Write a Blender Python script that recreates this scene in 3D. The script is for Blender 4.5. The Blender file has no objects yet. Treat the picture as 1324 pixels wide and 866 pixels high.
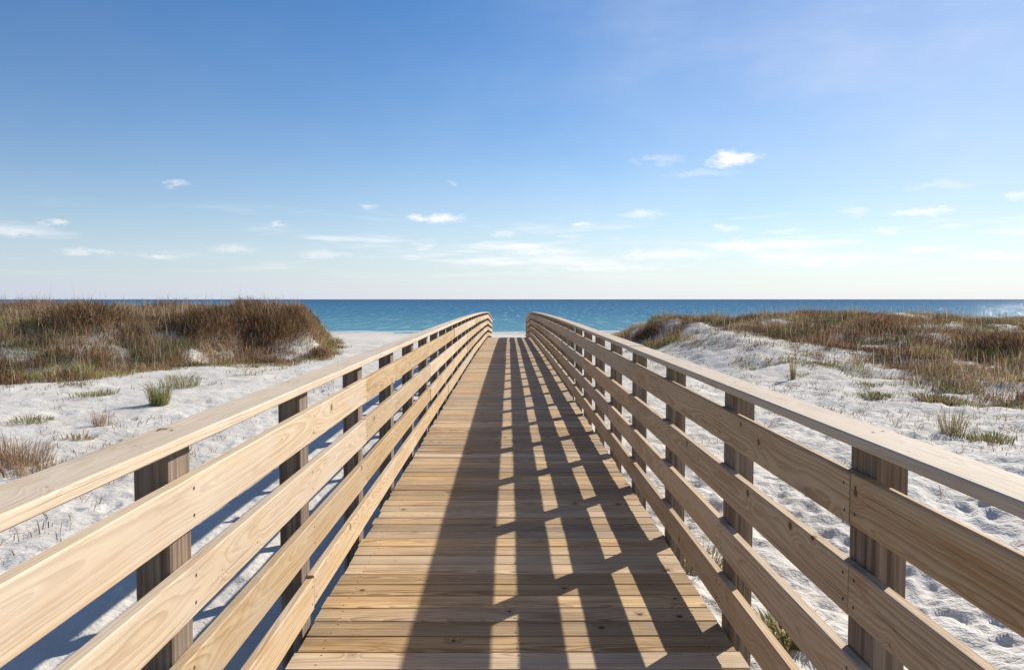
import bpy, math, random
import numpy as np
R = math.radians
random.seed(7); rng = np.random.default_rng(7)
SC = bpy.context.scene
COL = SC.collection
EYE = 4.0                      # camera height above the sea (sea level is z = 0)

# ------------------------------------------------------------------ camera
cam = bpy.data.cameras.new("camera")
cam.sensor_width = 36.0
cam.lens = 965 * 36.0 / 1324
cam.clip_start = 0.05; cam.clip_end = 80000
camo = bpy.data.objects.new("camera", cam); COL.objects.link(camo)
camo.location = (-0.036, 0, EYE)
camo.rotation_euler = (R(90 - 2.73), 0, R(-0.29))
SC.camera = camo

# ------------------------------------------------------------------ sky + sun
SUN_AZ, SUN_EL = 44.5, 29.6     # azimuth clockwise from +Y (out to sea)
SC.view_settings.view_transform = 'Standard'
SC.view_settings.look = 'None'
SC.view_settings.gamma = 1.0
SC.view_settings.use_curve_mapping = False
SC.view_settings.exposure = 0.55
sun = bpy.data.lights.new("sun", 'SUN')
sun.energy = 4.7; sun.angle = R(0.55); sun.color = (1.0, 0.93, 0.82)
suno = bpy.data.objects.new("sun", sun); COL.objects.link(suno)
suno.rotation_euler = (R(90 - SUN_EL), 0, R(180 - SUN_AZ))
suno.location = (30, 30, 30)


class NT:
    """tiny node-expression helper"""
    def __init__(s, tree): s.t = tree; s.n = tree.nodes; s.l = tree.links
    def node(s, kind, **kw):
        n = s.n.new(kind)
        for k, v in kw.items(): setattr(n, k, v)
        return n
    def put(s, sock, v):
        if v is None: return
        if isinstance(v, bpy.types.NodeSocket): s.l.new(v, sock)
        else: sock.default_value = v
    def m(s, op, a, b=None, c=None, clamp=False):
        n = s.node('ShaderNodeMath', operation=op, use_clamp=clamp)
        s.put(n.inputs[0], a); s.put(n.inputs[1], b); s.put(n.inputs[2], c)
        return n.outputs[0]
    def add(s, a, b): return s.m('ADD', a, b)
    def sub(s, a, b): return s.m('SUBTRACT', a, b)
    def mul(s, a, b): return s.m('MULTIPLY', a, b)
    def xyz(s, x, y, z=0.0):
        n = s.node('ShaderNodeCombineXYZ')
        s.put(n.inputs[0], x); s.put(n.inputs[1], y); s.put(n.inputs[2], z)
        return n.outputs[0]
    def sep(s, v):
        n = s.node('ShaderNodeSeparateXYZ'); s.put(n.inputs[0], v); return n.outputs
    def noise(s, vec, scale=1.0, detail=2.0, rough=0.5, dims='3D'):
        n = s.node('ShaderNodeTexNoise', noise_dimensions=dims)
        s.put(n.inputs['Vector'], vec); s.put(n.inputs['Scale'], scale)
        s.put(n.inputs['Detail'], detail); s.put(n.inputs['Roughness'], rough)
        return n.outputs[0]
    def voro(s, vec, scale=1.0):
        n = s.node('ShaderNodeTexVoronoi', voronoi_dimensions='2D')
        s.put(n.inputs['Vector'], vec); s.put(n.inputs['Scale'], scale)
        return n.outputs['Distance'], n.outputs['Color']
    def ramp(s, v, lo, hi, a=0.0, b=1.0, smooth=True):
        n = s.node('ShaderNodeMapRange', interpolation_type='SMOOTHSTEP' if smooth else 'LINEAR', clamp=True)
        s.put(n.inputs['Value'], v); s.put(n.inputs['From Min'], lo); s.put(n.inputs['From Max'], hi)
        s.put(n.inputs['To Min'], a); s.put(n.inputs['To Max'], b)
        return n.outputs[0]
    def mix(s, f, a, b, blend='MIX'):
        n = s.node('ShaderNodeMix', data_type='RGBA', blend_type=blend)
        s.put(n.inputs[0], f)
        s.put(n.inputs[6], a if isinstance(a, bpy.types.NodeSocket) else (*a, 1))
        s.put(n.inputs[7], b if isinstance(b, bpy.types.NodeSocket) else (*b, 1))
        return n.outputs[2]
    def attr(s, name):
        return s.node('ShaderNodeAttribute', attribute_name=name)


def px_dir(px, py):
    """azimuth and elevation (radians) of a pixel of the 1324x866 photo"""
    az = math.atan2(px - 655.0, 965.0)
    el = math.atan2((387.0 - py) * math.cos(az), 965.0)
    return az, el

world = bpy.data.worlds.new("World"); SC.world = world
world.use_nodes = True
w = NT(world.node_tree); w.n.clear()
sky = w.node('ShaderNodeTexSky', sky_type='NISHITA')
sky.sun_disc = False
sky.sun_elevation = R(SUN_EL); sky.sun_rotation = R(SUN_AZ)
sky.altitude = 0; sky.air_density = 1.0; sky.dust_density = 0.05; sky.ozone_density = 3.0
tc = w.node('ShaderNodeTexCoord')
dx, dy, dz = w.sep(tc.outputs['Generated'])
azs = w.m('ARCTAN2', dx, dy)
els = w.m('ARCSINE', dz)
hsv = w.node('ShaderNodeHueSaturation')
hsv.inputs['Hue'].default_value = 0.506
hsv.inputs['Saturation'].default_value = 1.27
hsv.inputs['Value'].default_value = 1.0
w.l.new(sky.outputs[0], hsv.inputs['Color'])
skycol = hsv.outputs[0]
# thin sea haze towards the horizon
hz = w.mul(w.m('EXPONENT', w.mul(w.m('MAXIMUM', els, 0.0), -9.5)), 0.88)
hz = w.m('MAXIMUM', hz, w.mul(w.ramp(azs, -.35, .75), w.ramp(els, .0, .55, .55, .16)))
hazecol = w.mix(w.ramp(azs, -0.75, 0.45), (5.0, 5.7, 7.3), (6.9, 7.35, 8.3))
skycol = w.mix(hz, skycol, hazecol)
# clouds: small fair-weather puffs, each at its own direction, broken up by noise
warp = w.noise(w.xyz(w.mul(azs, 34.0), w.mul(els, 80.0)), 1.0, 6.0, 0.66)
warp2 = w.noise(w.xyz(w.mul(azs, 34.0), w.mul(els, 80.0), 5.5), 1.0, 6.0, 0.66)
fine = w.noise(w.xyz(w.mul(azs, 90.0), w.mul(els, 230.0), 3.0), 1.0, 5.0, 0.65)
brk = w.add(w.mul(w.sub(fine, 0.5), 1.5), w.mul(w.sub(warp, 0.5), 1.6))
azw = w.add(azs, w.mul(w.sub(warp, 0.5), 0.07))
elw = w.add(els, w.mul(w.sub(warp2, 0.5), 0.022))
PUFFS = [  # px, py, half width px, half height px, strength
    (944, 207, 38, 14, 1.25), (565, 282, 42, 8, 1.0), (1186, 275, 52, 8, 1.0), (1136, 299, 42, 7, .75),
    (1090, 314, 34, 6, .7), (826, 278, 38, 8, .6), (752, 291, 24, 6, .75), (1100, 275, 22, 9, .45),
    (940, 296, 20, 7, .5), (654, 303, 18, 6, .45), (230, 239, 16, 6, .4), (358, 288, 14, 5, .6),
    (478, 267, 16, 5, .5), (76, 289, 22, 6, .6), (20, 300, 36, 9, .6), (582, 238, 12, 5, .3),
    (1318, 253, 40, 9, .55), (546, 319, 22, 6, .5), (206, 331, 40, 7, .5), (300, 322, 40, 8, .4),
    (850, 208, 40, 9, .3), (1230, 292, 24, 5, .5), (1195, 322, 50, 7, .8), (960, 318, 60, 9, .8), (1280, 330, 60, 8, .8), (700, 326, 70, 9, .7), (860, 330, 90, 10, .75), (1060, 336, 110, 11, .75),
    (780, 346, 120, 9, .55), (1010, 300, 40, 5, .4), (420, 330, 50, 7, .4), (120, 326, 50, 7, .45), (1215, 240, 70, 8, .35), (905, 225, 60, 7, .3)]
cm = None
for (px, py, hw, hh, st) in PUFFS:
    a, e = px_dir(px, py)
    qa = w.m('DIVIDE', w.sub(azw, a), 1.15 * hw / 965.0 * math.cos(a) ** 2)
    qe = w.m('DIVIDE', w.sub(elw, e), 1.0 * hh / 965.0 * math.cos(a))
    rr = w.m('SQRT', w.add(w.mul(qa, qa), w.mul(qe, qe)))
    f = w.mul(w.ramp(w.add(w.sub(1.0, rr), w.mul(brk, .6)), 0.0, 1.05), w.ramp(rr, .9, 1.5, st, 0.0))
    cm = f if cm is None else w.m('MAXIMUM', cm, f)
cm = w.ramp(cm, 0.0, 1.0, 0.0, 0.9, False)
# long wispy banks low over the sea
ws = w.noise(w.xyz(w.mul(azs, 5.0), w.mul(els, 46.0), 1.7), 1.0, 6.0, 0.6)
ws = w.mul(w.ramp(ws, 0.48, 0.72), w.ramp(els, 0.02, 0.05))
ws = w.mul(ws, w.ramp(els, 0.075, 0.13, 1.0, 0.0))
cm = w.m('MAXIMUM', cm, w.mul(ws, w.ramp(azs, -.5, .35, .5, .95)))
veil = w.noise(w.xyz(w.mul(azs, 2.2), w.mul(els, 5.0), 8.0), 1.0, 6.0, 0.62)
veil = w.mul(w.ramp(veil, .40, .9), w.ramp(azs, -.3, .5, .05, .28))
cm = w.m('MAXIMUM', cm, w.mul(veil, w.ramp(els, .02, .08)))
skycol = w.mix(cm, skycol, (9.6, 9.4, 9.5))
bg = w.node('ShaderNodeBackground'); bg.inputs['Strength'].default_value = 0.079
w.l.new(skycol, bg.inputs['Color'])
wo = w.node('ShaderNodeOutputWorld'); w.l.new(bg.outputs[0], wo.inputs[0])


# ------------------------------------------------------------------ helpers
def tag(o, label=None, cat=None, group=None, kind=None):
    if label: o['label'] = label
    if cat: o['category'] = cat
    if group: o['group'] = group
    if kind: o['kind'] = kind
    return o

def empty(name, loc=(0, 0, 0), parent=None):
    o = bpy.data.objects.new(name, None); COL.objects.link(o)
    o.location = loc; o.empty_display_size = .2
    if parent: o.parent = parent
    return o

def mesh_obj(name, verts, faces, mats, parent=None, uvs=None, attrs=None, fmat=None, smooth=False):
    me = bpy.data.meshes.new(name)
    me.from_pydata([tuple(v) for v in verts], [], faces)
    for m in (mats if isinstance(mats, (list, tuple)) else [mats]): me.materials.append(m)
    if uvs is not None:
        uvl = me.uv_layers.new(name='UVMap')
        uvl.data.foreach_set('uv', np.asarray(uvs, dtype=np.float32).ravel())
    if attrs:
        for k, v in attrs.items():
            at = me.attributes.new(k, 'FLOAT', 'POINT')
            at.data.foreach_set('value', np.asarray(v, dtype=np.float32))
    if fmat is not None: me.polygons.foreach_set('material_index', np.asarray(fmat, dtype=np.int32))
    if smooth: me.polygons.foreach_set('use_smooth', np.ones(len(me.polygons), dtype=bool))
    me.update()
    o = bpy.data.objects.new(name, me); COL.objects.link(o)
    if parent: o.parent = parent
    return o

def vnoise(x, y, seed=0):
    """smooth value noise in about [-1, 1], numpy arrays"""
    xi = np.floor(x).astype(np.int64); yi = np.floor(y).astype(np.int64)
    fx = x - xi; fy = y - yi
    fx = fx * fx * fx * (fx * (fx * 6 - 15) + 10); fy = fy * fy * fy * (fy * (fy * 6 - 15) + 10)
    def h(a, b):
        n = (a * 374761393 + b * 668265263 + seed * 974634777) & 0xffffffff
        n = ((n ^ (n >> 13)) * 1274126177) & 0xffffffff
        return ((n ^ (n >> 16)) & 0xffff) / 32767.5 - 1.0
    a = h(xi, yi); b = h(xi + 1, yi); c = h(xi, yi + 1); d = h(xi + 1, yi + 1)
    return (a * (1 - fx) + b * fx) * (1 - fy) + (c * (1 - fx) + d * fx) * fy

def fbm(x, y, seed=0, octs=4, gain=.5):
    t = 0; amp = 1; f = 1
    for i in range(octs):
        t = t + amp * vnoise(x * f + 17.3 * i, y * f - 9.1 * i, seed + i); amp *= gain; f *= 2.03
    return t

def sst(a, b, x):
    t = np.clip((x - a) / (b - a), 0, 1); return t * t * (3 - 2 * t)

# ------------------------------------------------------------------ materials
def new_mat(name):
    m = bpy.data.materials.new(name); m.use_nodes = True
    t = NT(m.node_tree); t.n.clear()
    b = t.node('ShaderNodeBsdfPrincipled'); o = t.node('ShaderNodeOutputMaterial')
    t.l.new(b.outputs[0], o.inputs[0])
    b.inputs['Specular IOR Level'].default_value = 0.25
    return m, t, b

def wood(name, light, dark, knot, ring=0.013, band_amt=.8, blotch=.35, weather=None, weath=.55, bump=.25, rough=.75, streak=.7, tones=(.84, 1.06)):
    m, t, b = new_mat(name)
    uv = t.node('ShaderNodeUVMap', uv_map='UVMap').outputs[0]
    u, v, _ = t.sep(uv)
    tint = t.attr('tint').outputs['Fac']
    # knots
    kd, kc = t.voro(t.xyz(u, v), 3.2)
    kr = t.sep(kc)
    kmask = t.ramp(kr[0], 0.42, 0.43)
    kdm = t.m('DIVIDE', kd, 3.2)                      # metres from the knot
    ksize = t.ramp(t.m('POWER', kr[1], 2.0), 0, 1, .003, .019, False)
    warpk = t.mul(t.m('EXPONENT', t.mul(t.m('POWER', t.m('DIVIDE', kdm, .035), 2.0), -1.0)), t.mul(kmask, .022))
    # growth rings of a flat-sawn board
    lo = t.noise(t.xyz(t.mul(u, .55), t.mul(tint, 31.0)), 1.0, 2.0)
    d = t.add(t.mul(t.sub(lo, .5), .40), t.mul(t.sub(t.noise(t.xyz(t.mul(u, 2.3), t.mul(v, 9.0), 4.0), 1.0, 2.0), .5), .03))
    r = t.m('SQRT', t.add(t.mul(v, v), t.mul(d, d)))
    r = t.add(r, warpk)
    r = t.add(r, t.mul(t.sub(t.noise(t.xyz(t.mul(r, 45.0), t.mul(tint, 50.0)), 1.0, 2.0), .5), .03))
    r = t.add(r, t.mul(t.sub(t.noise(t.xyz(t.mul(u, 9.0), t.mul(v, 40.0), 7.0), 1.0, 2.0), .5), .006))
    fr = t.m('FRACT', t.m('DIVIDE', r, ring))
    band = t.m('POWER', t.ramp(fr, 0.0, .86), 2.2)
    band = t.mul(band, t.ramp(fr, .9, 1.0, 1.0, 0.0))
    vary = t.noise(t.xyz(t.mul(u, 1.1), t.mul(v, 14.0), 11.0), 1.0, 3.0)
    band = t.mul(band, t.ramp(vary, .25, .7, .35, 1.0))
    fib = t.noise(t.xyz(t.mul(u, 14.0), t.mul(v, 420.0)), 1.0, 2.0)
    c = t.mix(t.mul(band, band_amt), light, dark)
    c = t.mix(t.ramp(fib, .3, .75, 0, .28), c, dark)
    stk = t.noise(t.xyz(t.mul(u, .9), t.mul(t.add(v, t.mul(r, 1.5)), 70.0), t.mul(tint, 9.0)), 1.0, 3.0, .6)
    c = t.mix(t.ramp(stk, .48, .72, 0, streak), c, (dark[0] * 1.15, dark[1] * 1.05, dark[2] * .85))
    c = t.mix(t.ramp(stk, .46, .30, 0, streak * .6), c, (light[0] * 1.1, light[1] * 1.12, light[2] * 1.15))
    bl = t.noise(t.xyz(t.mul(u, 1.6), t.mul(v, 7.0), 21.0), 1.0, 4.0)
    c = t.mix(t.ramp(bl, .45, .8, 0, blotch), c, dark)
    chk = t.noise(t.xyz(t.mul(u, 1.3), t.mul(v, 150.0), t.mul(tint, 5.0)), 1.0, 2.0, .6)
    c = t.mix(t.ramp(chk, .64, .71, 0, .6), c, knot)
    stn = t.noise(t.xyz(t.mul(u, 2.2), t.mul(v, 6.0), t.mul(tint, 17.0)), 1.0, 5.0, .65)
    c = t.mix(t.ramp(stn, .55, .8, 0, .5), c, (dark[0] * .8, dark[1] * .85, dark[2] * 1.1))
    if weather:
        wn = t.noise(t.xyz(t.mul(u, 3.0), t.mul(v, 9.0), t.mul(tint, 13.0)), 1.0, 4.0, .6)
        c = t.mix(t.ramp(t.add(t.mul(wn, .6), t.mul(tint, .45)), .42, .75, 0, weath), c, weather)
    # whole-board tone
    tone = t.ramp(t.m('FRACT', t.mul(tint, 7.31)), 0, 1, tones[0], tones[1], False)
    c = t.mix(1.0, c, t.node('ShaderNodeCombineColor').outputs[0], 'MULTIPLY') if False else c
    hs = t.node('ShaderNodeHueSaturation'); t.l.new(c, hs.inputs['Color']); t.l.new(tone, hs.inputs['Value'])
    t.put(hs.inputs['Saturation'], t.ramp(t.m('FRACT', t.mul(tint, 3.17)), 0, 1, .82, 1.02, False))
    c = hs.outputs[0]
    # knot body
    halo = t.mul(t.m('SUBTRACT', 1.0, t.m('DIVIDE', kdm, t.mul(ksize, 2.6)), clamp=True), kmask)
    c = t.mix(t.mul(halo, .6), c, dark)
    kn = t.mul(t.ramp(t.m('DIVIDE', kdm, ksize), .75, 1.05, 1.0, 0.0), kmask)
    c = t.mix(t.mul(kn, .85), c, knot)
    t.l.new(c, b.inputs['Base Color'])
    b.inputs['Roughness'].default_value = rough
    bp = t.node('ShaderNodeBump'); bp.inputs['Strength'].default_value = bump; bp.inputs['Distance'].default_value = .0015
    t.put(bp.inputs['Height'], t.add(t.mul(fib, .7), t.sub(1.0, t.mul(band, .6))))
    t.l.new(bp.outputs[0], b.inputs['Normal'])
    return m

M_RAIL = wood('pale_pine', (.62, .465, .275), (.37, .21, .09), (.08, .045, .027), weather=(.58, .49, .385), tones=(.78, 1.08))
M_DECK = wood('weathered_deck_pine', (.67, .465, .245), (.23, .122, .045), (.035, .022, .016), ring=.016, band_amt=.85,
              blotch=.6, weather=(.50, .405, .285), weath=.45, bump=.35, rough=.8, streak=.75, tones=(.66, 1.10))
M_CAP = wood('weathered_cap_pine', (.63, .52, .385), (.44, .31, .19), (.10, .065, .04), ring=.012, band_amt=.45, blotch=.4, streak=.55)
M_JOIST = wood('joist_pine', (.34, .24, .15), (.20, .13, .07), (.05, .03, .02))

def post_mat():
    m, t, b = new_mat('grooved_grey_post')
    x, y, z = t.sep(t.node('ShaderNodeNewGeometry').outputs['Position'])
    q = t.add(t.mul(x, 1.0), t.mul(y, 1.0))
    n1 = t.noise(t.xyz(t.mul(q, 55.0), t.mul(z, 1.1)), 1.0, 3.0)
    n2 = t.noise(t.xyz(t.mul(q, 240.0), t.mul(z, 6.0), 5.0), 1.0, 2.0)
    c = t.mix(t.ramp(n1, .35, .66), (.30, .225, .165), (.10, .07, .048))
    c = t.mix(t.ramp(n2, .35, .7, 0, .45), c, (.10, .07, .05))
    c = t.mix(t.ramp(t.noise(t.xyz(t.mul(q, 4.0), t.mul(z, 2.0), 9.0), 1.0, 3.0), .4, .75, 0, .5), c, (.25, .215, .18))
    t.l.new(c, b.inputs['Base Color']); b.inputs['Roughness'].default_value = .85
    bp = t.node('ShaderNodeBump'); bp.inputs['Strength'].default_value = .5; bp.inputs['Distance'].default_value = .003
    t.put(bp.inputs['Height'], t.add(t.mul(n1, 1.0), t.mul(n2, .4))); t.l.new(bp.outputs[0], b.inputs['Normal'])
    return m
M_POST = post_mat()

def nail_mat():
    m, t, b = new_mat('dark_nail'); b.inputs['Base Color'].default_value = (.045, .032, .026, 1)
    b.inputs['Roughness'].default_value = .6; return m
M_NAIL = nail_mat()

def sand_mat():
    m, t, b = new_mat('white_quartz_sand')
    x, y, z = t.sep(t.node('ShaderNodeNewGeometry').outputs['Position'])
    P = t.xyz(x, y)
    n = t.noise(P, .8, 4.0); n2 = t.noise(P, 14.0, 4.0, .65)
    c = t.mix(t.ramp(n, .3, .7), (.63, .60, .55), (.545, .51, .46))
    c = t.mix(t.ramp(n2, .5, .85, 0, .35), c, (.47, .435, .39))
    dn = t.noise(P, 5.5, 5.0, .75); dn2 = t.noise(P, 1.1, 3.0, .6)
    c = t.mix(t.mul(t.ramp(dn, .63, .70), t.ramp(dn2, .45, .62, 0, .75)), c, (.21, .165, .12))
    litter = t.attr('litter').outputs['Fac']
    n3 = t.noise(P, 30.0, 3.0, .6)
    c = t.mix(t.mul(litter, t.ramp(n3, .40, .58)), c, (.27, .20, .135))
    wet = t.ramp(z, .0, .16, .5, 0.0)
    c = t.mix(wet, c, (.40, .36, .30))
    t.l.new(c, b.inputs['Base Color']); b.inputs['Roughness'].default_value = .95
    b.inputs['Specular IOR Level'].default_value = .1
    bp = t.node('ShaderNodeBump'); bp.inputs['Strength'].default_value = .9; bp.inputs['Distance'].default_value = .035
    side = t.ramp(x, -1.0, 2.0, .6, 1.0)
    t.put(bp.inputs['Height'], t.mul(side, t.add(t.mul(t.noise(P, 7.0, 4.0, .6), .8), t.mul(n2, .5))))
    t.l.new(bp.outputs[0], b.inputs['Normal'])
    return m
M_SAND = sand_mat()

def sea_mat():
    m, t, b0 = new_mat('sea_water')
    t.n.remove(b0)
    out = [n for n in t.n if n.type == 'OUTPUT_MATERIAL'][0]
    x, y, z = t.sep(t.node('ShaderNodeNewGeometry').outputs['Position'])
    lg = t.m('LOGARITHM', t.m('MAXIMUM', y, 10.0), 10.0)         # distance off the beach
    streak = t.noise(t.xyz(t.mul(x, .006), t.mul(lg, 26.0)), 1.0, 4.0, .6)
    lgs = t.add(lg, t.mul(t.sub(streak, .5), .35))
    c = t.mix(t.ramp(lgs, 1.95, 2.45), (.10, .25, .32), (.045, .155, .26))
    c = t.mix(t.ramp(lgs, 2.35, 3.1), c, (.03, .11, .215))
    c = t.mix(t.ramp(lgs, 3.0, 3.9), c, (.018, .08, .175))
    # broken foam at the water's edge
    fn = t.noise(t.xyz(t.mul(x, .05), t.mul(y, .02)), 1.0, 4.0, .6)
    fd = t.m('ABSOLUTE', t.sub(t.add(y, t.mul(t.sub(fn, .5), 16.0)), 93.0))
    c = t.mix(t.mul(t.ramp(fd, .8, 2.4, .85, 0.0), t.ramp(t.noise(t.xyz(t.mul(x, .12), y), 1.0, 3.0), .4, .6)), c, (.75, .78, .78))
    # swell and chop
    h1 = t.noise(t.xyz(t.mul(x, .05), t.mul(y, .22)), 1.0, 4.0, .6)
    h2 = t.noise(t.xyz(t.mul(x, .9), t.mul(y, 1.6), 3.0), 1.0, 3.0, .6)
    bp = t.node('ShaderNodeBump'); bp.inputs['Strength'].default_value = 1.0; bp.inputs['Distance'].default_value = 1.0
    t.put(bp.inputs['Height'], t.add(t.mul(h1, .9), t.mul(h2, .22)))
    df = t.node('ShaderNodeBsdfDiffuse'); t.l.new(c, df.inputs['Color'])
    gl = t.node('ShaderNodeBsdfGlossy'); gl.inputs['Roughness'].default_value = .17
    gl.inputs['Color'].default_value = (.9, .95, 1, 1)
    t.l.new(bp.outputs[0], gl.inputs['Normal'])
    ms = t.node('ShaderNodeMixShader'); spk = t.noise(t.xyz(t.mul(x, .55), t.mul(y, .07), 5.0), 1.0, 4.0, .75)
    t.put(ms.inputs[0], t.ramp(spk, .545, .60, .05, .42))
    t.l.new(df.outputs[0], ms.inputs[1]); t.l.new(gl.outputs[0], ms.inputs[2])
    t.l.new(ms.outputs[0], out.inputs[0])
    return m
M_SEA = sea_mat()

def plant_mat(name, trans=.25):
    m, t, b0 = new_mat(name); t.n.remove(b0)
    out = [n for n in t.n if n.type == 'OUTPUT_MATERIAL'][0]
    c = t.attr('Col').outputs['Color']
    d = t.node('ShaderNodeBsdfDiffuse'); t.l.new(c, d.inputs['Color'])
    tr = t.node('ShaderNodeBsdfTranslucent'); t.l.new(c, tr.inputs['Color'])
    ms = t.node('ShaderNodeMixShader'); ms.inputs[0].default_value = trans
    t.l.new(d.outputs[0], ms.inputs[1]); t.l.new(tr.outputs[0], ms.inputs[2])
    t.l.new(ms.outputs[0], out.inputs[0])
    return m
M_PLANT = plant_mat('dune_plant')

# ------------------------------------------------------------------ terrain
LF_X = np.array([-60, -30, -20, -12.4, -9.6, -8.8, -6.1, -5.0]); LF_Y = np.array([14, 15, 16.5, 18.3, 20.2, 23.3, 24.6, 40])
RV_X = np.array([4.6, 5.4, 6.5, 7.6, 8.4, 9.3, 12, 20, 60]); RV_Y = np.array([40, 27, 24.2, 19.0, 15.2, 13.6, 12.5, 11, 10])

def left_in(x, y):      # metres inside the left dune's foot
    return np.minimum(np.minimum(y - np.interp(x, LF_X, LF_Y), (-6.15 - .21 * np.maximum(y - 26, 0) - x) * 3.6), (44 - y) * .8)

def ground_z(x, y, detail=True):
    x = np.asarray(x, float); y = np.asarray(y, float)
    z = 2.06 + 0 * x
    # near sand: a little lower by the walkway
    z = z - .12 * np.exp(-(x / 2.2) ** 2) * sst(30, 5, y)
    # beach falls away to the sea
    z = z - 1.45 * sst(34, 62, y) - .55 * sst(50, 88, y) - 2.2 * sst(86, 130, y)
    # left dune
    dl = left_in(x, y) + .6 * fbm(x * .35, y * .35, 11, 3)
    lump = 1 + .10 * fbm(x * .22, y * .3, 5, 3)
    z = z + 1.38 * sst(-.3, 6.0, dl) * lump
    # hollow in the left dune's seaward middle
    z = z - .35 * np.exp(-((x + 14.2) / 2.2) ** 2 - ((y - 25) / 2.5) ** 2)
    # right dune, a long low rise with a steep end beside the walkway
    up = sst(12.5, 31, y) * sst(52, 38, y)
    ext = sst(4.9, 7.6, x + .02 * (y - 28) + .5 * fbm(y * .3, x * .2, 3, 2))
    top = .93 + .16 * np.exp(-((x - 15.5) / 3.4) ** 2) + .17 * fbm(x * .3, y * .22, 21, 3)
    z = z + up * ext * top
    if detail:
        near = sst(70, 20, y) * sst(-12, -2, y)
        rough = np.where(x > 0, 1.0, .5)
        z = z + near * rough * (.05 * fbm(x * .8, y * .8, 31, 3) + .034 * fbm(x * 2.6, y * 2.6, 41, 3, .6) + .012 * fbm(x * 9, y * 9, 45, 2))
        z = z + .05 * fbm(x * .25, y * .25, 51, 2)
    return z

FOOT = []
def make_footprints():
    r = random.Random(3)
    def trail(x, y, ang, n):
        for i in range(n):
            s = .11 if i % 2 else -.11
            FOOT.append((x + s * math.sin(ang + 1.57), y + s * math.cos(ang + 1.57), ang + r.uniform(-.2, .2), r.uniform(.014, .030)))
            x += math.sin(ang) * r.uniform(.5, .75); y += math.cos(ang) * r.uniform(.5, .75); ang += r.uniform(-.12, .12)
    for k in range(9): trail(r.uniform(2.2, 5), r.uniform(1, 6), r.uniform(-.5, .5), 26)
    for k in range(12): trail(r.uniform(2, 9), r.uniform(2, 12), r.uniform(-3, 3), 12)
    for k in range(4): trail(r.uniform(-3.6, -2.4), r.uniform(2, 6), r.uniform(-.35, .1), 18)
    for k in range(3): trail(r.uniform(-7, -3), r.uniform(5, 10), r.uniform(-1.5, 1.5), 9)
    for k in range(420):
        FOOT.append((r.uniform(1.8, 9), r.uniform(1.5, 13), r.uniform(-3, 3), r.uniform(.010, .028)))
make_footprints()

def build_sand():
    # angles dense towards the sea, radius spacing growing with distance
    a = np.concatenate([np.linspace(-math.pi, R(-62), 40, endpoint=False), np.linspace(R(-62), R(62), 560, endpoint=False),
                        np.linspace(R(62), math.pi, 40, endpoint=False)])
    r = np.concatenate([[.05, .25, .5], np.geomspace(.75, 150, 720), [190, 260]])
    A, Rr = np.meshgrid(a, r)
    x = Rr * np.sin(A); y = Rr * np.cos(A)
    z = ground_z(x, y)
    for (fx, fy, an, dp) in FOOT:
        m = (np.abs(x - fx) < .5) & (np.abs(y - fy) < .5)
        if not m.any(): continue
        lx = (x[m] - fx) * math.cos(an) - (y[m] - fy) * math.sin(an)
        ly = (x[m] - fx) * math.sin(an) + (y[m] - fy) * math.cos(an)
        q = (lx / .065) ** 2 + (ly / (.10 + 1.6 * dp)) ** 2
        z[m] += -dp * np.exp(-q ** 1.6 * .7) + .45 * dp * np.exp(-(np.sqrt(q) - 1.55) ** 2 * 6)
    n_a, n_r = len(a), len(r)
    litter = np.clip(veg_density(x, y), 0, 1) * .85
    verts = np.stack([x.ravel(), y.ravel(), z.ravel()], 1)
    i = np.arange(n_r - 1)[:, None] * n_a; j = np.arange(n_a)[None, :]; j2 = (j + 1) % n_a
    f = np.stack([i + j, i + j2, i + n_a + j2, i + n_a + j], -1).reshape(-1, 4)[:, ::-1]
    me = bpy.data.meshes.new('sand')
    me.vertices.add(len(verts)); me.vertices.foreach_set('co', verts.ravel())
    me.loops.add(f.size); me.loops.foreach_set('vertex_index', f.ravel().astype(np.int32))
    me.polygons.add(len(f)); me.polygons.foreach_set('loop_start', np.arange(len(f), dtype=np.int32) * 4)
    me.polygons.foreach_set('use_smooth', np.ones(len(f), dtype=bool))
    at = me.attributes.new('litter', 'FLOAT', 'POINT'); at.data.foreach_set('value', litter.ravel().astype(np.float32))
    me.materials.append(M_SAND); me.update(calc_edges=True); me.validate()
    o = bpy.data.objects.new('sand', me); COL.objects.link(o)
    return tag(o, kind='structure')

def veg_left(x, y):
    d = left_in(x, y) + .9 * fbm(x * .5, y * .5, 61, 3)
    v = sst(-2.2, -.6, d)
    patch = fbm(x * .45, y * .45, 71, 3)
    v = v * sst(-.75, -.15, patch + .25 + .2 * sst(0, 3, d))
    # bare sand end at the walkway side
    v = v * (1 - .9 * np.exp(-((x + 6.9) / .9) ** 2 - ((y - 26.2) / 1.4) ** 2))
    v = v * (1 - .8 * np.exp(-((x + 11.6) / .8) ** 2 - ((y - 29.0) / 1.6) ** 2))
    v = v * sst(-5.8, -6.5, x + .21 * np.maximum(y - 26, 0) + .4 * fbm(y * .8, x * .3, 75, 2))
    hole = fbm(x * 1.3, y * .9, 171, 3)
    v = v * (.45 + .55 * sst(-.55, .05, hole + .25 * sst(1, 4, d)))
    return np.where(x < -4.5, v, 0)

def veg_right(x, y):
    d = (y - np.interp(x, RV_X, RV_Y)) * .6 + 1.3 * fbm(x * .4, y * .4, 81, 3)
    v = sst(-1.0, 1.0, d) * sst(50, 40, y)
    patch = fbm(x * .38, y * .3, 91, 3)
    v = v * sst(-.8, -.1, patch + .25)
    # pale open sand slope at the walkway end
    v = v * (1 - .85 * sst(10.2, 7.6, x) * sst(28.6, 26.0, y))
    hole = fbm(x * 1.2, y * .8, 181, 3)
    v = v * (.2 + .8 * sst(-.5, .1, hole))
    return np.where(x > 4.5, v, 0)

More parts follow.
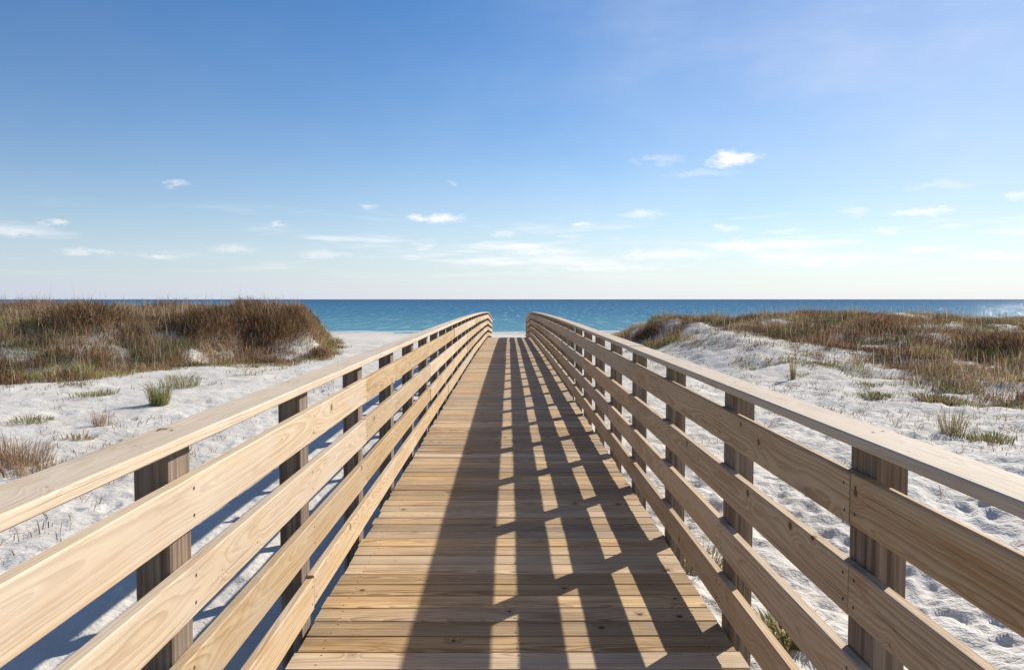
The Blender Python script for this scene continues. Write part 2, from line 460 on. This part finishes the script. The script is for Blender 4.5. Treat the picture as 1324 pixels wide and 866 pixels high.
def veg_density(x, y): return veg_left(x, y) + veg_right(x, y)

sand = build_sand()

sv = [(-40000, 60, 0), (40000, 60, 0), (40000, 60000, 0), (-40000, 60000, 0)]
sea = mesh_obj('sea', sv, [(0, 1, 2, 3)], M_SEA); tag(sea, kind='structure')

# ------------------------------------------------------------------ boardwalk
DECK_H = 1.435
def drop(y):
    y = max(y, 0)
    if y < 10.6: return 0.0
    if y < 31.6: return .00041 * (y - 10.6) ** 2
    return .00041 * 21.0 ** 2 + .056 * (y - 31.6)
YEND = 40.0
POSTY = [1.985 + 1.222 * (k - 1) for k in range(-2, 33)]
YBEG = POSTY[0] - .25

def chamfer_rect(a0, a1, b0, b1, c=.004):
    return [(a0 + c, b0), (a1 - c, b0), (a1, b0 + c), (a1, b1 - c), (a1 - c, b1), (a0 + c, b1), (a0, b1 - c), (a0, b0 + c)]

def sweep_y(sec, ys, zoff, uoff, voff):
    """extrude an (x, z) section along Y; returns verts, faces, loop uvs"""
    n = len(sec); V = []; F = []; U = []
    per = [0]
    for i in range(n):
        p, q = sec[i], sec[(i + 1) % n]; per.append(per[-1] + math.hypot(p[0] - q[0], p[1] - q[1]))
    for y in ys:
        for (x, z) in sec: V.append((x, y, z + zoff(y)))
    for k in range(len(ys) - 1):
        for i in range(n):
            j = (i + 1) % n
            F.append((k * n + i, k * n + j, (k + 1) * n + j, (k + 1) * n + i))
            U += [(ys[k] + uoff, per[i] + voff), (ys[k] + uoff, per[i + 1] + voff), (ys[k + 1] + uoff, per[i + 1] + voff), (ys[k + 1] + uoff, per[i] + voff)]
    F.append(tuple(range(n - 1, -1, -1))); U += [(uoff + sec[i][1], voff + sec[i][0] + .3) for i in range(n - 1, -1, -1)]
    L = (len(ys) - 1) * n
    F.append(tuple(L + i for i in range(n))); U += [(uoff + sec[i][1] + .5, voff + sec[i][0] + .3) for i in range(n)]
    return V, F, U

def disc(V, F, U, FM, c, ax, r, n=6):
    """nail head: a small n-gon facing axis ax ('x+','x-','z+'), 0.6 mm proud of the wood"""
    b = len(V)
    for i in range(n):
        a = 2 * math.pi * i / n; p, q = r * math.cos(a), r * math.sin(a)
        if ax == 'z+': V.append((c[0] + p, c[1] + q, c[2] + .0006))
        elif ax == 'x+': V.append((c[0] + .0006, c[1] + p, c[2] + q))
        else: V.append((c[0] - .0006, c[1] - p, c[2] + q))
        U.append((0, 0))
    F.append(tuple(range(b, b + n))); FM.append(1)

boardwalk = empty('boardwalk', (0, 0, EYE - DECK_H))
tag(boardwalk, 'long pale timber boardwalk with plank railings running straight towards the sea', 'boardwalk')
BZ = EYE - DECK_H                         # parts are built relative to the deck top at the near end

def ystations(y0, y1):
    inner = [p for p in np.arange(-3, 41, .611) if y0 + .05 < p < y1 - .05]
    return [y0] + [float(v) for v in inner] + [y1]

def build_deck():
    V, F, U, FM, T = [], [], [], [], []
    y = YBEG; pitch = .1440
    rr = random.Random(11)
    while y < YEND:
        wd = .1380 + rr.uniform(-.0015, .001)
        sec = chamfer_rect(y, y + wd, -.036, 0, .003)
        x0 = -.902 - rr.uniform(-.008, .010); x1 = .902 + rr.uniform(-.008, .010)
        zo = -drop(y + .07) + rr.uniform(-.0015, .0015)
        sk = rr.uniform(-.002, .002); uo = rr.uniform(0, 200); vo = rr.uniform(-.30, -.16); tn = rr.random()
        b = len(V); n = 8; per = [0]
        for i in range(n): per.append(per[-1] + math.hypot(sec[i][0] - sec[(i + 1) % n][0], sec[i][1] - sec[(i + 1) % n][1]))
        cup = rr.uniform(-.001, .0015)
        xs = [x0, -.4, 0, .4, x1]
        for k, x in enumerate(xs):
            for (yy, zz) in sec: V.append((x, yy + sk * x, zz + zo + cup * (x / .8) ** 2)); T.append(tn)
        for k in range(len(xs) - 1):
            for i in range(n):
                j = (i + 1) % n
                F.append((b + k * n + j, b + k * n + i, b + (k + 1) * n + i, b + (k + 1) * n + j)); FM.append(0)
                U += [(xs[k] + uo, per[i + 1] + vo), (xs[k] + uo, per[i] + vo), (xs[k + 1] + uo, per[i] + vo), (xs[k + 1] + uo, per[i + 1] + vo)]
        F.append(tuple(b + i for i in range(n))); FM.append(0); U += [(uo + 3, vo + s[0] - y) for s in sec]
        L = b + (len(xs) - 1) * n
        F.append(tuple(L + i for i in range(n - 1, -1, -1))); FM.append(0); U += [(uo + 4, vo + s[0] - y) for s in sec[::-1]]
        if y < 14:
            for x in (-.80, 0, .80):
                for q in (.03, .108):
                    c0 = len(V)
                    disc(V, F, U, FM, (x + rr.uniform(-.012, .012), y + q + rr.uniform(-.006, .006), zo + cup * (x / .8) ** 2), 'z+', .0042)
                    T += [0.5] * (len(V) - c0)
        y += pitch + rr.uniform(-.0004, .0012)
    return mesh_obj('deck', V, F, [M_DECK, M_NAIL], boardwalk, U, {'tint': T}, FM)
build_deck()
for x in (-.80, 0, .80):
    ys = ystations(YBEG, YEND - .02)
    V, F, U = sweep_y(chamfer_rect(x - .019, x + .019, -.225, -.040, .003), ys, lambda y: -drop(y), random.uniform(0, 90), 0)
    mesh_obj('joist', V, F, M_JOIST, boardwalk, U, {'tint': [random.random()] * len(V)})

RAIL_IN, RAIL_T = .885, .034
def zrel(h): return DECK_H - h             # height over the deck of something h below the eye
RAIL_TOPS = [.470, .716, .962, 1.207]

def build_railing(sgn, joints):
    rail = empty('railing', (0, 0, 0), boardwalk)
    rr = random.Random(21 + sgn)
    ax = 'x-' if sgn > 0 else 'x+'
    # posts 4x6, standing outside the rails, down into the sand
    x0 = RAIL_IN + RAIL_T; x1 = x0 + .089
    for yc in POSTY:
        lean = rr.uniform(-.004, .004); tp = 1.03; bt = -1.15
        V = []; sec = chamfer_rect(x0, x1, -.07, .07, .005)
        for z in (bt, tp):
            for (x, yy) in sec:
                zz = z
                if z == tp: zz = zrel(.353 + .031) - .003 - drop(yc + yy)
                V.append((sgn * x, yc + yy + lean * z, zz))
        n = 8
        F = [(i, (i + 1) % n, n + (i + 1) % n, n + i) for i in range(n)] + [tuple(range(n - 1, -1, -1)), tuple(range(n, 2 * n))]
        if sgn < 0: F = [f[::-1] for f in F]
        mesh_obj('post', V, F, M_POST, rail)
    # rails
    for b, top in enumerate(RAIL_TOPS):
        cuts = [YBEG] + [POSTY[k] for k in range(len(POSTY)) if (k - joints[b]) % 3 == 0 and POSTY[k] > YBEG + .5] + [YEND]
        for c0, c1 in zip(cuts[:-1], cuts[1:]):
            if c1 - c0 < .3: continue
            jz = rr.uniform(-.006, .006); jx = rr.uniform(-.002, .004); slope = rr.uniform(-.0012, .0012)
            hgt = .139 + rr.uniform(-.002, .002)
            zt = zrel(top) + jz
            sec = chamfer_rect(RAIL_IN - jx, RAIL_IN + RAIL_T - .0008, zt - hgt, zt, .0035)
            sec = [(sgn * x, z) for x, z in sec]
            ys = ystations(c0 + .0015, c1 - .0015)
            ym = (c0 + c1) / 2
            zf = lambda y: -drop(y) + slope * (y - ym)
            uo = rr.uniform(0, 300); vo = rr.uniform(-.32, -.20)
            V, F, U = sweep_y(sec, ys, zf, uo, vo)
            if sgn > 0: F, U = F, U
            else:
                U2 = []; k = 0
                for f in F: U2 += U[k:k + len(f)][::-1]; k += len(f)
                F = [f[::-1] for f in F]; U = U2
            FM = [0] * len(F)
            xin = sgn * (RAIL_IN - jx)
            for py in POSTY:
                if c0 - .08 < py < c1 + .08 and py < 16:
                    offs = [0.0]
                    yy = py + (.028 if py < c0 + .08 else (-.028 if py > c1 - .08 else rr.uniform(-.02, .02)))
                    for q in (.032, .105):
                        disc(V, F, U, FM, (xin, yy + rr.uniform(-.006, .006), zt - q + zf(yy)), ax, .0055)
            mesh_obj('side_rail', V, F, [M_RAIL, M_NAIL], rail, U, {'tint': [rr.random()] * len(V)}, FM)
    # sloping cap boards
    cuts = [YBEG] + [POSTY[k] for k in range(len(POSTY)) if (k - joints[4]) % 4 == 0 and POSTY[k] > YBEG + .5] + [YEND + .03]
    for c0, c1 in zip(cuts[:-1], cuts[1:]):
        if c1 - c0 < .3: continue
        jz = rr.uniform(-.002, .002)
        zi, zo = zrel(.353) + jz, zrel(.355) + jz
        xi, xo = .866, 1.006; th = .031; c = .004
        sl = (zo - zi) / (xo - xi)
        def P(x, dz): return (sgn * x, zi + sl * (x - xi) + dz)
        sec = [P(xi + c, -th), P(xo - c, -th), P(xo, -th + c), P(xo, -c), P(xo - c, 0), P(xi + c, 0), P(xi, -c), P(xi, -th + c)]
        ys = ystations(c0 + .0015, c1 - .0015)
        uo = rr.uniform(0, 300)
        V, F, U = sweep_y(sec, ys, lambda y: -drop(y), uo, rr.uniform(-.35, -.2))
        if sgn < 0:
            U2 = []; k = 0
            for f in F: U2 += U[k:k + len(f)][::-1]; k += len(f)
            F = [f[::-1] for f in F]; U = U2
        FM = [0] * len(F)
        for py in POSTY:
            if c0 < py < c1 and py < 14:
                for q in (.075, .112):
                    x = xi + q; z = P(x, 0)[1] - drop(py)
                    disc(V, F, U, FM, (sgn * x, py + rr.uniform(-.02, .02), z + .001), 'z+', .005)
        mesh_obj('handrail', V, F, [M_CAP, M_NAIL], rail, U, {'tint': [rr.random()] * len(V)}, FM)
    return rail
# POSTY index 3 is the first post in view
build_railing(+1, [3 % 3, 3 % 3, 4 % 3, 4 % 3, 2])
build_railing(-1, [2, 5 % 3, 2, 4 % 3, 1])

# ------------------------------------------------------------------ dune plants
def blades(name, pos, h, wd, lean, cols, mat=M_PLANT, parent=None, bend=1.0, up=None):
    """tapered bent blades: pos (n,3), h/wd/lean (n,), cols (n,3) -> one mesh object"""
    n = len(pos); az = rng.uniform(0, 2 * math.pi, n); fa = rng.uniform(0, math.pi, n)
    d = np.stack([np.cos(az), np.sin(az), 0 * az], 1)
    if up is not None: d = d * .35 + up; d /= np.maximum(np.linalg.norm(d, axis=1, keepdims=True), 1e-6)
    s = np.stack([np.cos(fa), np.sin(fa), 0 * fa], 1) * (wd / 2)[:, None]
    hz = np.array([0, 0, 1.0])
    mid = pos + d * (lean * h * .30)[:, None] + hz * (h * .55)[:, None]
    tip = pos + d * (lean * h * (.30 + .62 * bend))[:, None] + hz * (h * (1 - .25 * np.minimum(lean, 1.2) * bend))[:, None]
    base = pos - hz * .02
    V = np.stack([base - s, base + s, mid + s * .75, mid - s * .75, tip], 1).reshape(-1, 3)
    k = np.arange(n)[:, None] * 5
    quads = k + np.array([[0, 1, 2, 3]]); tris = k + np.array([[3, 2, 4]])
    loops = np.concatenate([quads, tris], 1).ravel().astype(np.int32)
    starts = (np.arange(n)[:, None] * 7 + np.array([[0, 4]])).ravel().astype(np.int32)
    me = bpy.data.meshes.new(name)
    me.vertices.add(n * 5); me.vertices.foreach_set('co', V.ravel())
    me.loops.add(len(loops)); me.loops.foreach_set('vertex_index', loops)
    me.polygons.add(2 * n); me.polygons.foreach_set('loop_start', starts)
    ca = me.attributes.new('Col', 'FLOAT_COLOR', 'POINT')
    c4 = np.ones((n, 5, 4), np.float32); c4[:, :, :3] = cols[:, None, :]
    ca.data.foreach_set('color', c4.ravel())
    me.materials.append(mat); me.update(calc_edges=True)
    o = bpy.data.objects.new(name, me); COL.objects.link(o)
    if parent: o.parent = parent
    return o

PAL = np.array([(.30, .17, .105), (.40, .25, .15), (.48, .335, .21), (.125, .075, .05), (.24, .225, .09), (.27, .28, .105), (.56, .46, .31)])
def palette(n, p, jit=.25):
    c = PAL[rng.choice(len(PAL), n, p=np.array(p) / np.sum(p))]
    return np.clip(c * rng.uniform(1 - jit, 1 + jit, (n, 1)), 0, 1)

def scatter(fn, x0, x1, y0, y1, n, power=1.0, per=9, spread=.11):
    """clumped scatter following a density field"""
    P = []; got = 0; need = n // per
    while got < need:
        x = rng.uniform(x0, x1, need * 3); y = rng.uniform(y0, y1, need * 3)
        k = rng.uniform(0, 1, need * 3) < fn(x, y) ** power
        P.append(np.stack([x[k], y[k]], 1)); got += k.sum()
    c = np.concatenate(P)[:need]
    tone = rng.uniform(0, 1, need) ** 1.3; hs = rng.uniform(.45, 1.25, need)
    q = np.repeat(c, per, 0) + rng.normal(0, spread, (need * per, 2))
    return q, np.repeat(tone, per), np.repeat(hs, per)

def dune_cover(name, fn, box, n, wet):
    q, tone, hs = scatter(fn, *box, n)
    m = len(q); z = ground_z(q[:, 0], q[:, 1])
    zone = fbm(q[:, 0] * .35, q[:, 1] * .35, 101, 3)            # brushy / grassy zones
    brush = zone > .05
    h = np.where(brush, rng.uniform(.16, .42, m), rng.uniform(.14, .34, m)) * hs * (.75 + .5 * sst(-.2, .5, fbm(q[:, 0] * .9, q[:, 1] * .7, 161, 2)))
    dens = fn(q[:, 0], q[:, 1]); h *= (.45 + .55 * np.clip(dens, 0, 1)) * np.where(q[:, 0] > 0, .8, 1.0)
    stalk = rng.uniform(0, 1, m) < .022
    h = np.where(stalk, h * 1.0 + rng.uniform(.18, .5, m), h)
    wd = rng.uniform(.007, .016, m); lean = rng.uniform(.15, .95, m)
    c1 = palette(m, [5, 3, 1.2, 5, 1, .3, .3]); c2 = palette(m, [2, 4, 4, 1, 2, 1.6, 1.6]); c3 = palette(m, [1, 1, 1, 0, 4, 5, .6])
    cols = np.where(brush[:, None], c1, c2)
    green = (fbm(q[:, 0] * .6, q[:, 1] * .6, 111, 3) + wet * (1 - np.clip(dens, 0, 1)) + .5 * (tone - .5)) > .55
    cols = np.where(green[:, None], c3, cols)
    patch = fbm(q[:, 0] * .8, q[:, 1] * .6, 191, 3)
    cols = cols * (.54 + .8 * tone[:, None]) * (1 + .45 * np.clip(patch, -1, 1))[:, None]
    cols = np.where(stalk[:, None], palette(m, [0, .6, 2, .8, 0, 0, 4]), cols)
    lean = np.where(stalk, lean * .5, lean)
    o = blades(name, np.column_stack([q, z]), h, wd, lean, cols)
    return o
o = dune_cover('dune_grass', veg_left, (-24, -4.6, 13.5, 35), 260000, .5)
tag(o, 'dense brown dune grass and brush covering the higher dune by the beach', 'dune grass', kind='stuff')
o = dune_cover('dune_grass', veg_right, (4.6, 30, 9.5, 38), 260000, .5)
tag(o, 'brown and olive dune grass spread over the long low dune', 'dune grass', kind='stuff')

# thin scattered ground plants on the open sand in front of both dunes
def sparse_l(x, y):
    d = left_in(x, y) + .8 * fbm(x * .6, y * .6, 121, 3)
    return sst(-8.5, -1.5, d) * sst(.1, .7, fbm(x * .9, y * .9, 131, 3) + .2) * (x < -4.6) * (d < 1) * sst(-5.2, -7.2, x + .0 * y)
def sparse_r(x, y):
    d = y - np.interp(x, RV_X, RV_Y)
    return (sst(-8.5, -1.0, d) * sst(.15, .85, fbm(x * .9, y * .9, 141, 3) + .1) * (d < 3) + .5 * (x < 10.5) * sst(22, 26, y) * sst(33, 30, y) * sst(.1, .6, fbm(x, y, 151, 3))) * (x > 4.2)
for fn, box, n, lab in ((sparse_l, (-22, -4.6, 9, 26), 9000, 'small sparse green creepers dotted on the sand before the higher dune'),
                        (sparse_r, (4.2, 24, 7, 33), 15000, 'sparse low grass and creepers dotted on the open sand slope')):
    q, tone, hs = scatter(fn, *box, n, 1.0, 13, .10)
    m = len(q)
    cols = palette(m, [1, 1, 1, .4, 4, 5, 1.2]) * (.7 + .6 * tone[:, None])
    o = blades('sand_creepers', np.column_stack([q, ground_z(q[:, 0], q[:, 1])]), rng.uniform(.04, .14, m) * hs, rng.uniform(.008, .018, m),
               rng.uniform(.4, 1.3, m), cols)
    tag(o, lab, 'ground plants', kind='stuff')

def litter_l(x, y): return (x < -2.4) * (left_in(x, y) < 0) * sst(-.5, .6, fbm(x * .5, y * .5, 201, 3)) * sst(-2.4, -5, x)
def litter_r(x, y): return (x > 2.6) * (y < np.interp(x, RV_X, RV_Y) + 3) * sst(-.5, .6, fbm(x * .5, y * .5, 211, 3)) * sst(2.2, 5, x)
for fn, box, n, lab in ((litter_l, (-13, -2.4, 4, 24), 4200, 'thin dead stems and scraps scattered on the sand before the higher dune'),
                        (litter_r, (2.6, 16, 4, 28), 8000, 'thin dead stems and scraps scattered on the rutted open sand')):
    q, tone, hs = scatter(fn, *box, n, 1.0, 4, .05)
    m = len(q)
    o = blades('plant_litter', np.column_stack([q, ground_z(q[:, 0], q[:, 1])]), rng.uniform(.03, .15, m) * hs, rng.uniform(.005, .012, m),
               rng.uniform(.3, 1.8, m), palette(m, [3, 3, 2, 3, 2, 2, 1]))
    tag(o, lab, 'plant litter', kind='stuff')

# single plants one can point to
def at_px(px, py):
    """where the sight line through a photo pixel meets the sand"""
    dxr, dzr = (px - 655) / 965, (387 - py) / 965
    y = np.linspace(1.5, 60, 6000)
    g = ground_z(-.036 + dxr * y, y); zz = EYE + dzr * y
    k = int(np.argmax(zz <= g))
    return -.036 + dxr * y[k], float(y[k]), float(g[k])

def tuft(name, px, py, n, spread, h, pal, lean=(.2, .9), wd=(.006, .012), label='', cat='grass tuft', group=None, flat=1.0):
    x, y, z = at_px(px, py)
    root = np.array([x, y, z])
    off = np.clip(rng.normal(0, spread, (n, 2)), -1.4 * spread, 1.4 * spread); off[:, 1] *= flat
    P = np.column_stack([off, ground_z(x + off[:, 0], y + off[:, 1]) - z])
    hh = rng.uniform(.45, 1.0, n) * h
    out = np.column_stack([off / max(spread, .01), np.zeros(n)]) * .6
    o = blades(name, P, hh, rng.uniform(*wd, n), rng.uniform(*lean, n), palette(n, pal), up=out)
    o.location = root
    return tag(o, label, cat, group)

G = [.5, .5, .5, 0, 5, 8, 1]; D = [3, 4, 3, 2, .5, 0, 1.5]; O = [2, 2, 2, 1, 4, 3, 1]
tuft('grass_tuft', 203, 524, 300, .085, .56, [.5, .6, .8, 0, 4, 8, 1.5], label='bright green grass tuft alone on bare sand before the higher dune')
tuft('grass_tuft', 232, 500, 200, .22, .45, G, label='loose pale green grass tuft just behind the bright green one')
tuft('dry_shrub', 12, 600, 700, .20, .42, [4,4,4,1.5,1,.5,2], (.2, 1.1), (.003, .006), 'dry brown twiggy shrub on sand at the edge of the photo', 'shrub')
tuft('dry_shrub', 40, 612, 420, .22, .22, D, (.4, 1.3), (.004, .007), 'low thin grey brown sprigs spilling from the dry brown shrub', 'shrub')
tuft('dead_sprig', 126, 551, 90, .07, .34, D, (.1, .7), (.004, .008), 'small dead brown sprig upright on bare sand', 'sprig')
tuft('creeping_plant', 100, 568, 110, .10, .10, O, (.5, 1.3), (.008, .014), 'flat dark creeping plant just below the small dead sprig', 'plant')
tuft('creeping_plant', 120, 512, 220, .22, .16, G, (.4, 1.2), (.008, .016), 'pale green creeping plant between the bright tuft and the photo edge', 'plant')
tuft('creeping_plant', 36, 545, 160, .2, .13, G, (.4, 1.2), (.008, .016), 'green creeping patch behind the dry brown twiggy shrub', 'plant')
tuft('reed_stalk', 1025, 490, 30, .03, .85, O, (.02, .25), (.010, .018), 'single tall dark stalk standing upright on the pale sand slope', 'stalk')
tuft('leafy_weed', 1236, 562, 110, .10, .50, [2,2,3,0,4,4,3], (.2, .8), (.006, .012), 'tall olive weed standing on rutted sand beside the handrail', 'weed')
tuft('cushion_plant', 1134, 513, 260, .16, .13, G, (.5, 1.2), (.010, .018), 'round dark green cushion plant on sand, smaller than its neighbours', 'plant')
tuft('cushion_plant', 1242, 506, 330, .24, .16, G, (.5, 1.2), (.010, .018), 'wide green cushion plant closest to the brown grass edge', 'plant')
tuft('cushion_plant', 1210, 521, 420, .20, .19, O, (.4, 1.1), (.010, .018), 'olive cushion plant joined to a longer trailing one', 'plant')
tuft('cushion_plant', 1232, 521, 300, .22, .12, G, (.5, 1.2), (.010, .018), 'long trailing green plant beside the olive cushion plant', 'plant')
tuft('cushion_plant', 1307, 526, 200, .12, .16, O, (.4, 1.1), (.010, .018), 'small green clump low on the sand near the photo edge', 'plant')
tuft('cushion_plant', 1282, 570, 320, .17, .14, G, (.5, 1.3), (.008, .016), 'yellowish green creeping clump beside the tall olive weed', 'plant')
tuft('leafy_weed', 1022, 838, 260, .10, .20, G, (.4, 1.2), (.010, .020), 'small leafy weed on sand seen through the lowest railing gap', 'weed')
tuft('leafy_weed', 905, 740, 200, .10, .22, O, (.3, 1.0), (.006, .014), 'pale dry weed on sand beside the deck edge, behind a post', 'weed')

# brushy shrubs on the dunes
def shrub(px, py, rad, h, n, pal, label):
    x, y, z = at_px(px, py)
    root = empty('dune_shrub', (x, y, z)); tag(root, label, 'shrub')
    off = rng.normal(0, rad * .45, (n, 2)); rr_ = np.linalg.norm(off, axis=1) / rad
    lift = rng.uniform(0, .75, n) * h * np.clip(1 - (rr_ / 1.4) ** 2, .05, 1)
    P = np.column_stack([off, ground_z(x + off[:, 0], y + off[:, 1]) - z + lift])
    hh = rng.uniform(.15, .42, n) * h * np.clip(1.1 - .5 * rr_, .3, 1)
    blades('foliage', P, hh, rng.uniform(.008, .018, n), rng.uniform(.3, 1.2, n), palette(n, pal), parent=root, up=np.column_stack([off / rad, 0 * off[:, 0]]) * .7)
    ns = 60; so = np.clip(rng.normal(0, rad * .2, (ns, 2)), -.3 * rad, .3 * rad)
    blades('stems', np.column_stack([so, ground_z(x + so[:, 0], y + so[:, 1]) - z]), rng.uniform(.6, 1.0, ns) * h, rng.uniform(.012, .02, ns),
           rng.uniform(.3, 1.0, ns), palette(ns, [1, 0, 0, 3, 0, 0, 0]), parent=root)
DK = [4, 2, .6, 5, 1.5, .3, .3]; MB = [5, 4, 2, 1, .6, 0, .8]
shrub(345, 432, 1.5, 1.0, 7000, DK, 'large dark brown shrub mound at the seaward end of the higher dune')
shrub(385, 418, .9, .75, 3500, MB, 'reddish brown shrub hanging over the bare sand end of the higher dune')
shrub(265, 425, 1.2, .7, 4500, DK, 'dark low shrub on the higher dune beside the large dark mound')
shrub(110, 418, 1.6, .75, 5500, DK, 'wide dark shrub in the hollow of the higher dune')
shrub(412, 462, .45, .45, 1300, MB, 'small rust brown shrub at the foot of the sand ridge')
shrub(1300, 455, 1.3, .65, 4500, DK, 'dark shrub on the low dune at the edge of the photo')
shrub(1140, 425, 1.4, .55, 4500, MB, 'brown shrub on the highest hump of the low dune')
shrub(835, 436, .8, .5, 3200, DK, 'dark shrub at the steep end of the low dune by the handrail')

# sea oats standing above the crest
oats = [20, 48, 62, 98, 113, 140, 187, 216, 240, 262, 279, 283, 303, 331, 345]
for i, px in enumerate(oats):
    y = float(rng.uniform(25, 31)); x = (px - 655) / 965 * y
    z = float(ground_z(x, y)); n = 5
    P = np.zeros((n, 3)) + rng.normal(0, .03, (n, 3)) * [1, 1, 0]
    hh = np.append(rng.uniform(.3, .55, n - 1), rng.uniform(.85, 1.45))
    o = blades('sea_oat', P, hh, np.append(np.full(n - 1, .008), .016), np.append(rng.uniform(.3, .8, n - 1), .18),
               palette(n, [1, 3, 3, 0, 0, 0, 2]))
    o.location = (x, y, z)
    tag(o, 'thin dry sea oat stalk rising above the crest of the higher dune', 'sea oat', 'sea oats along the dune crest')
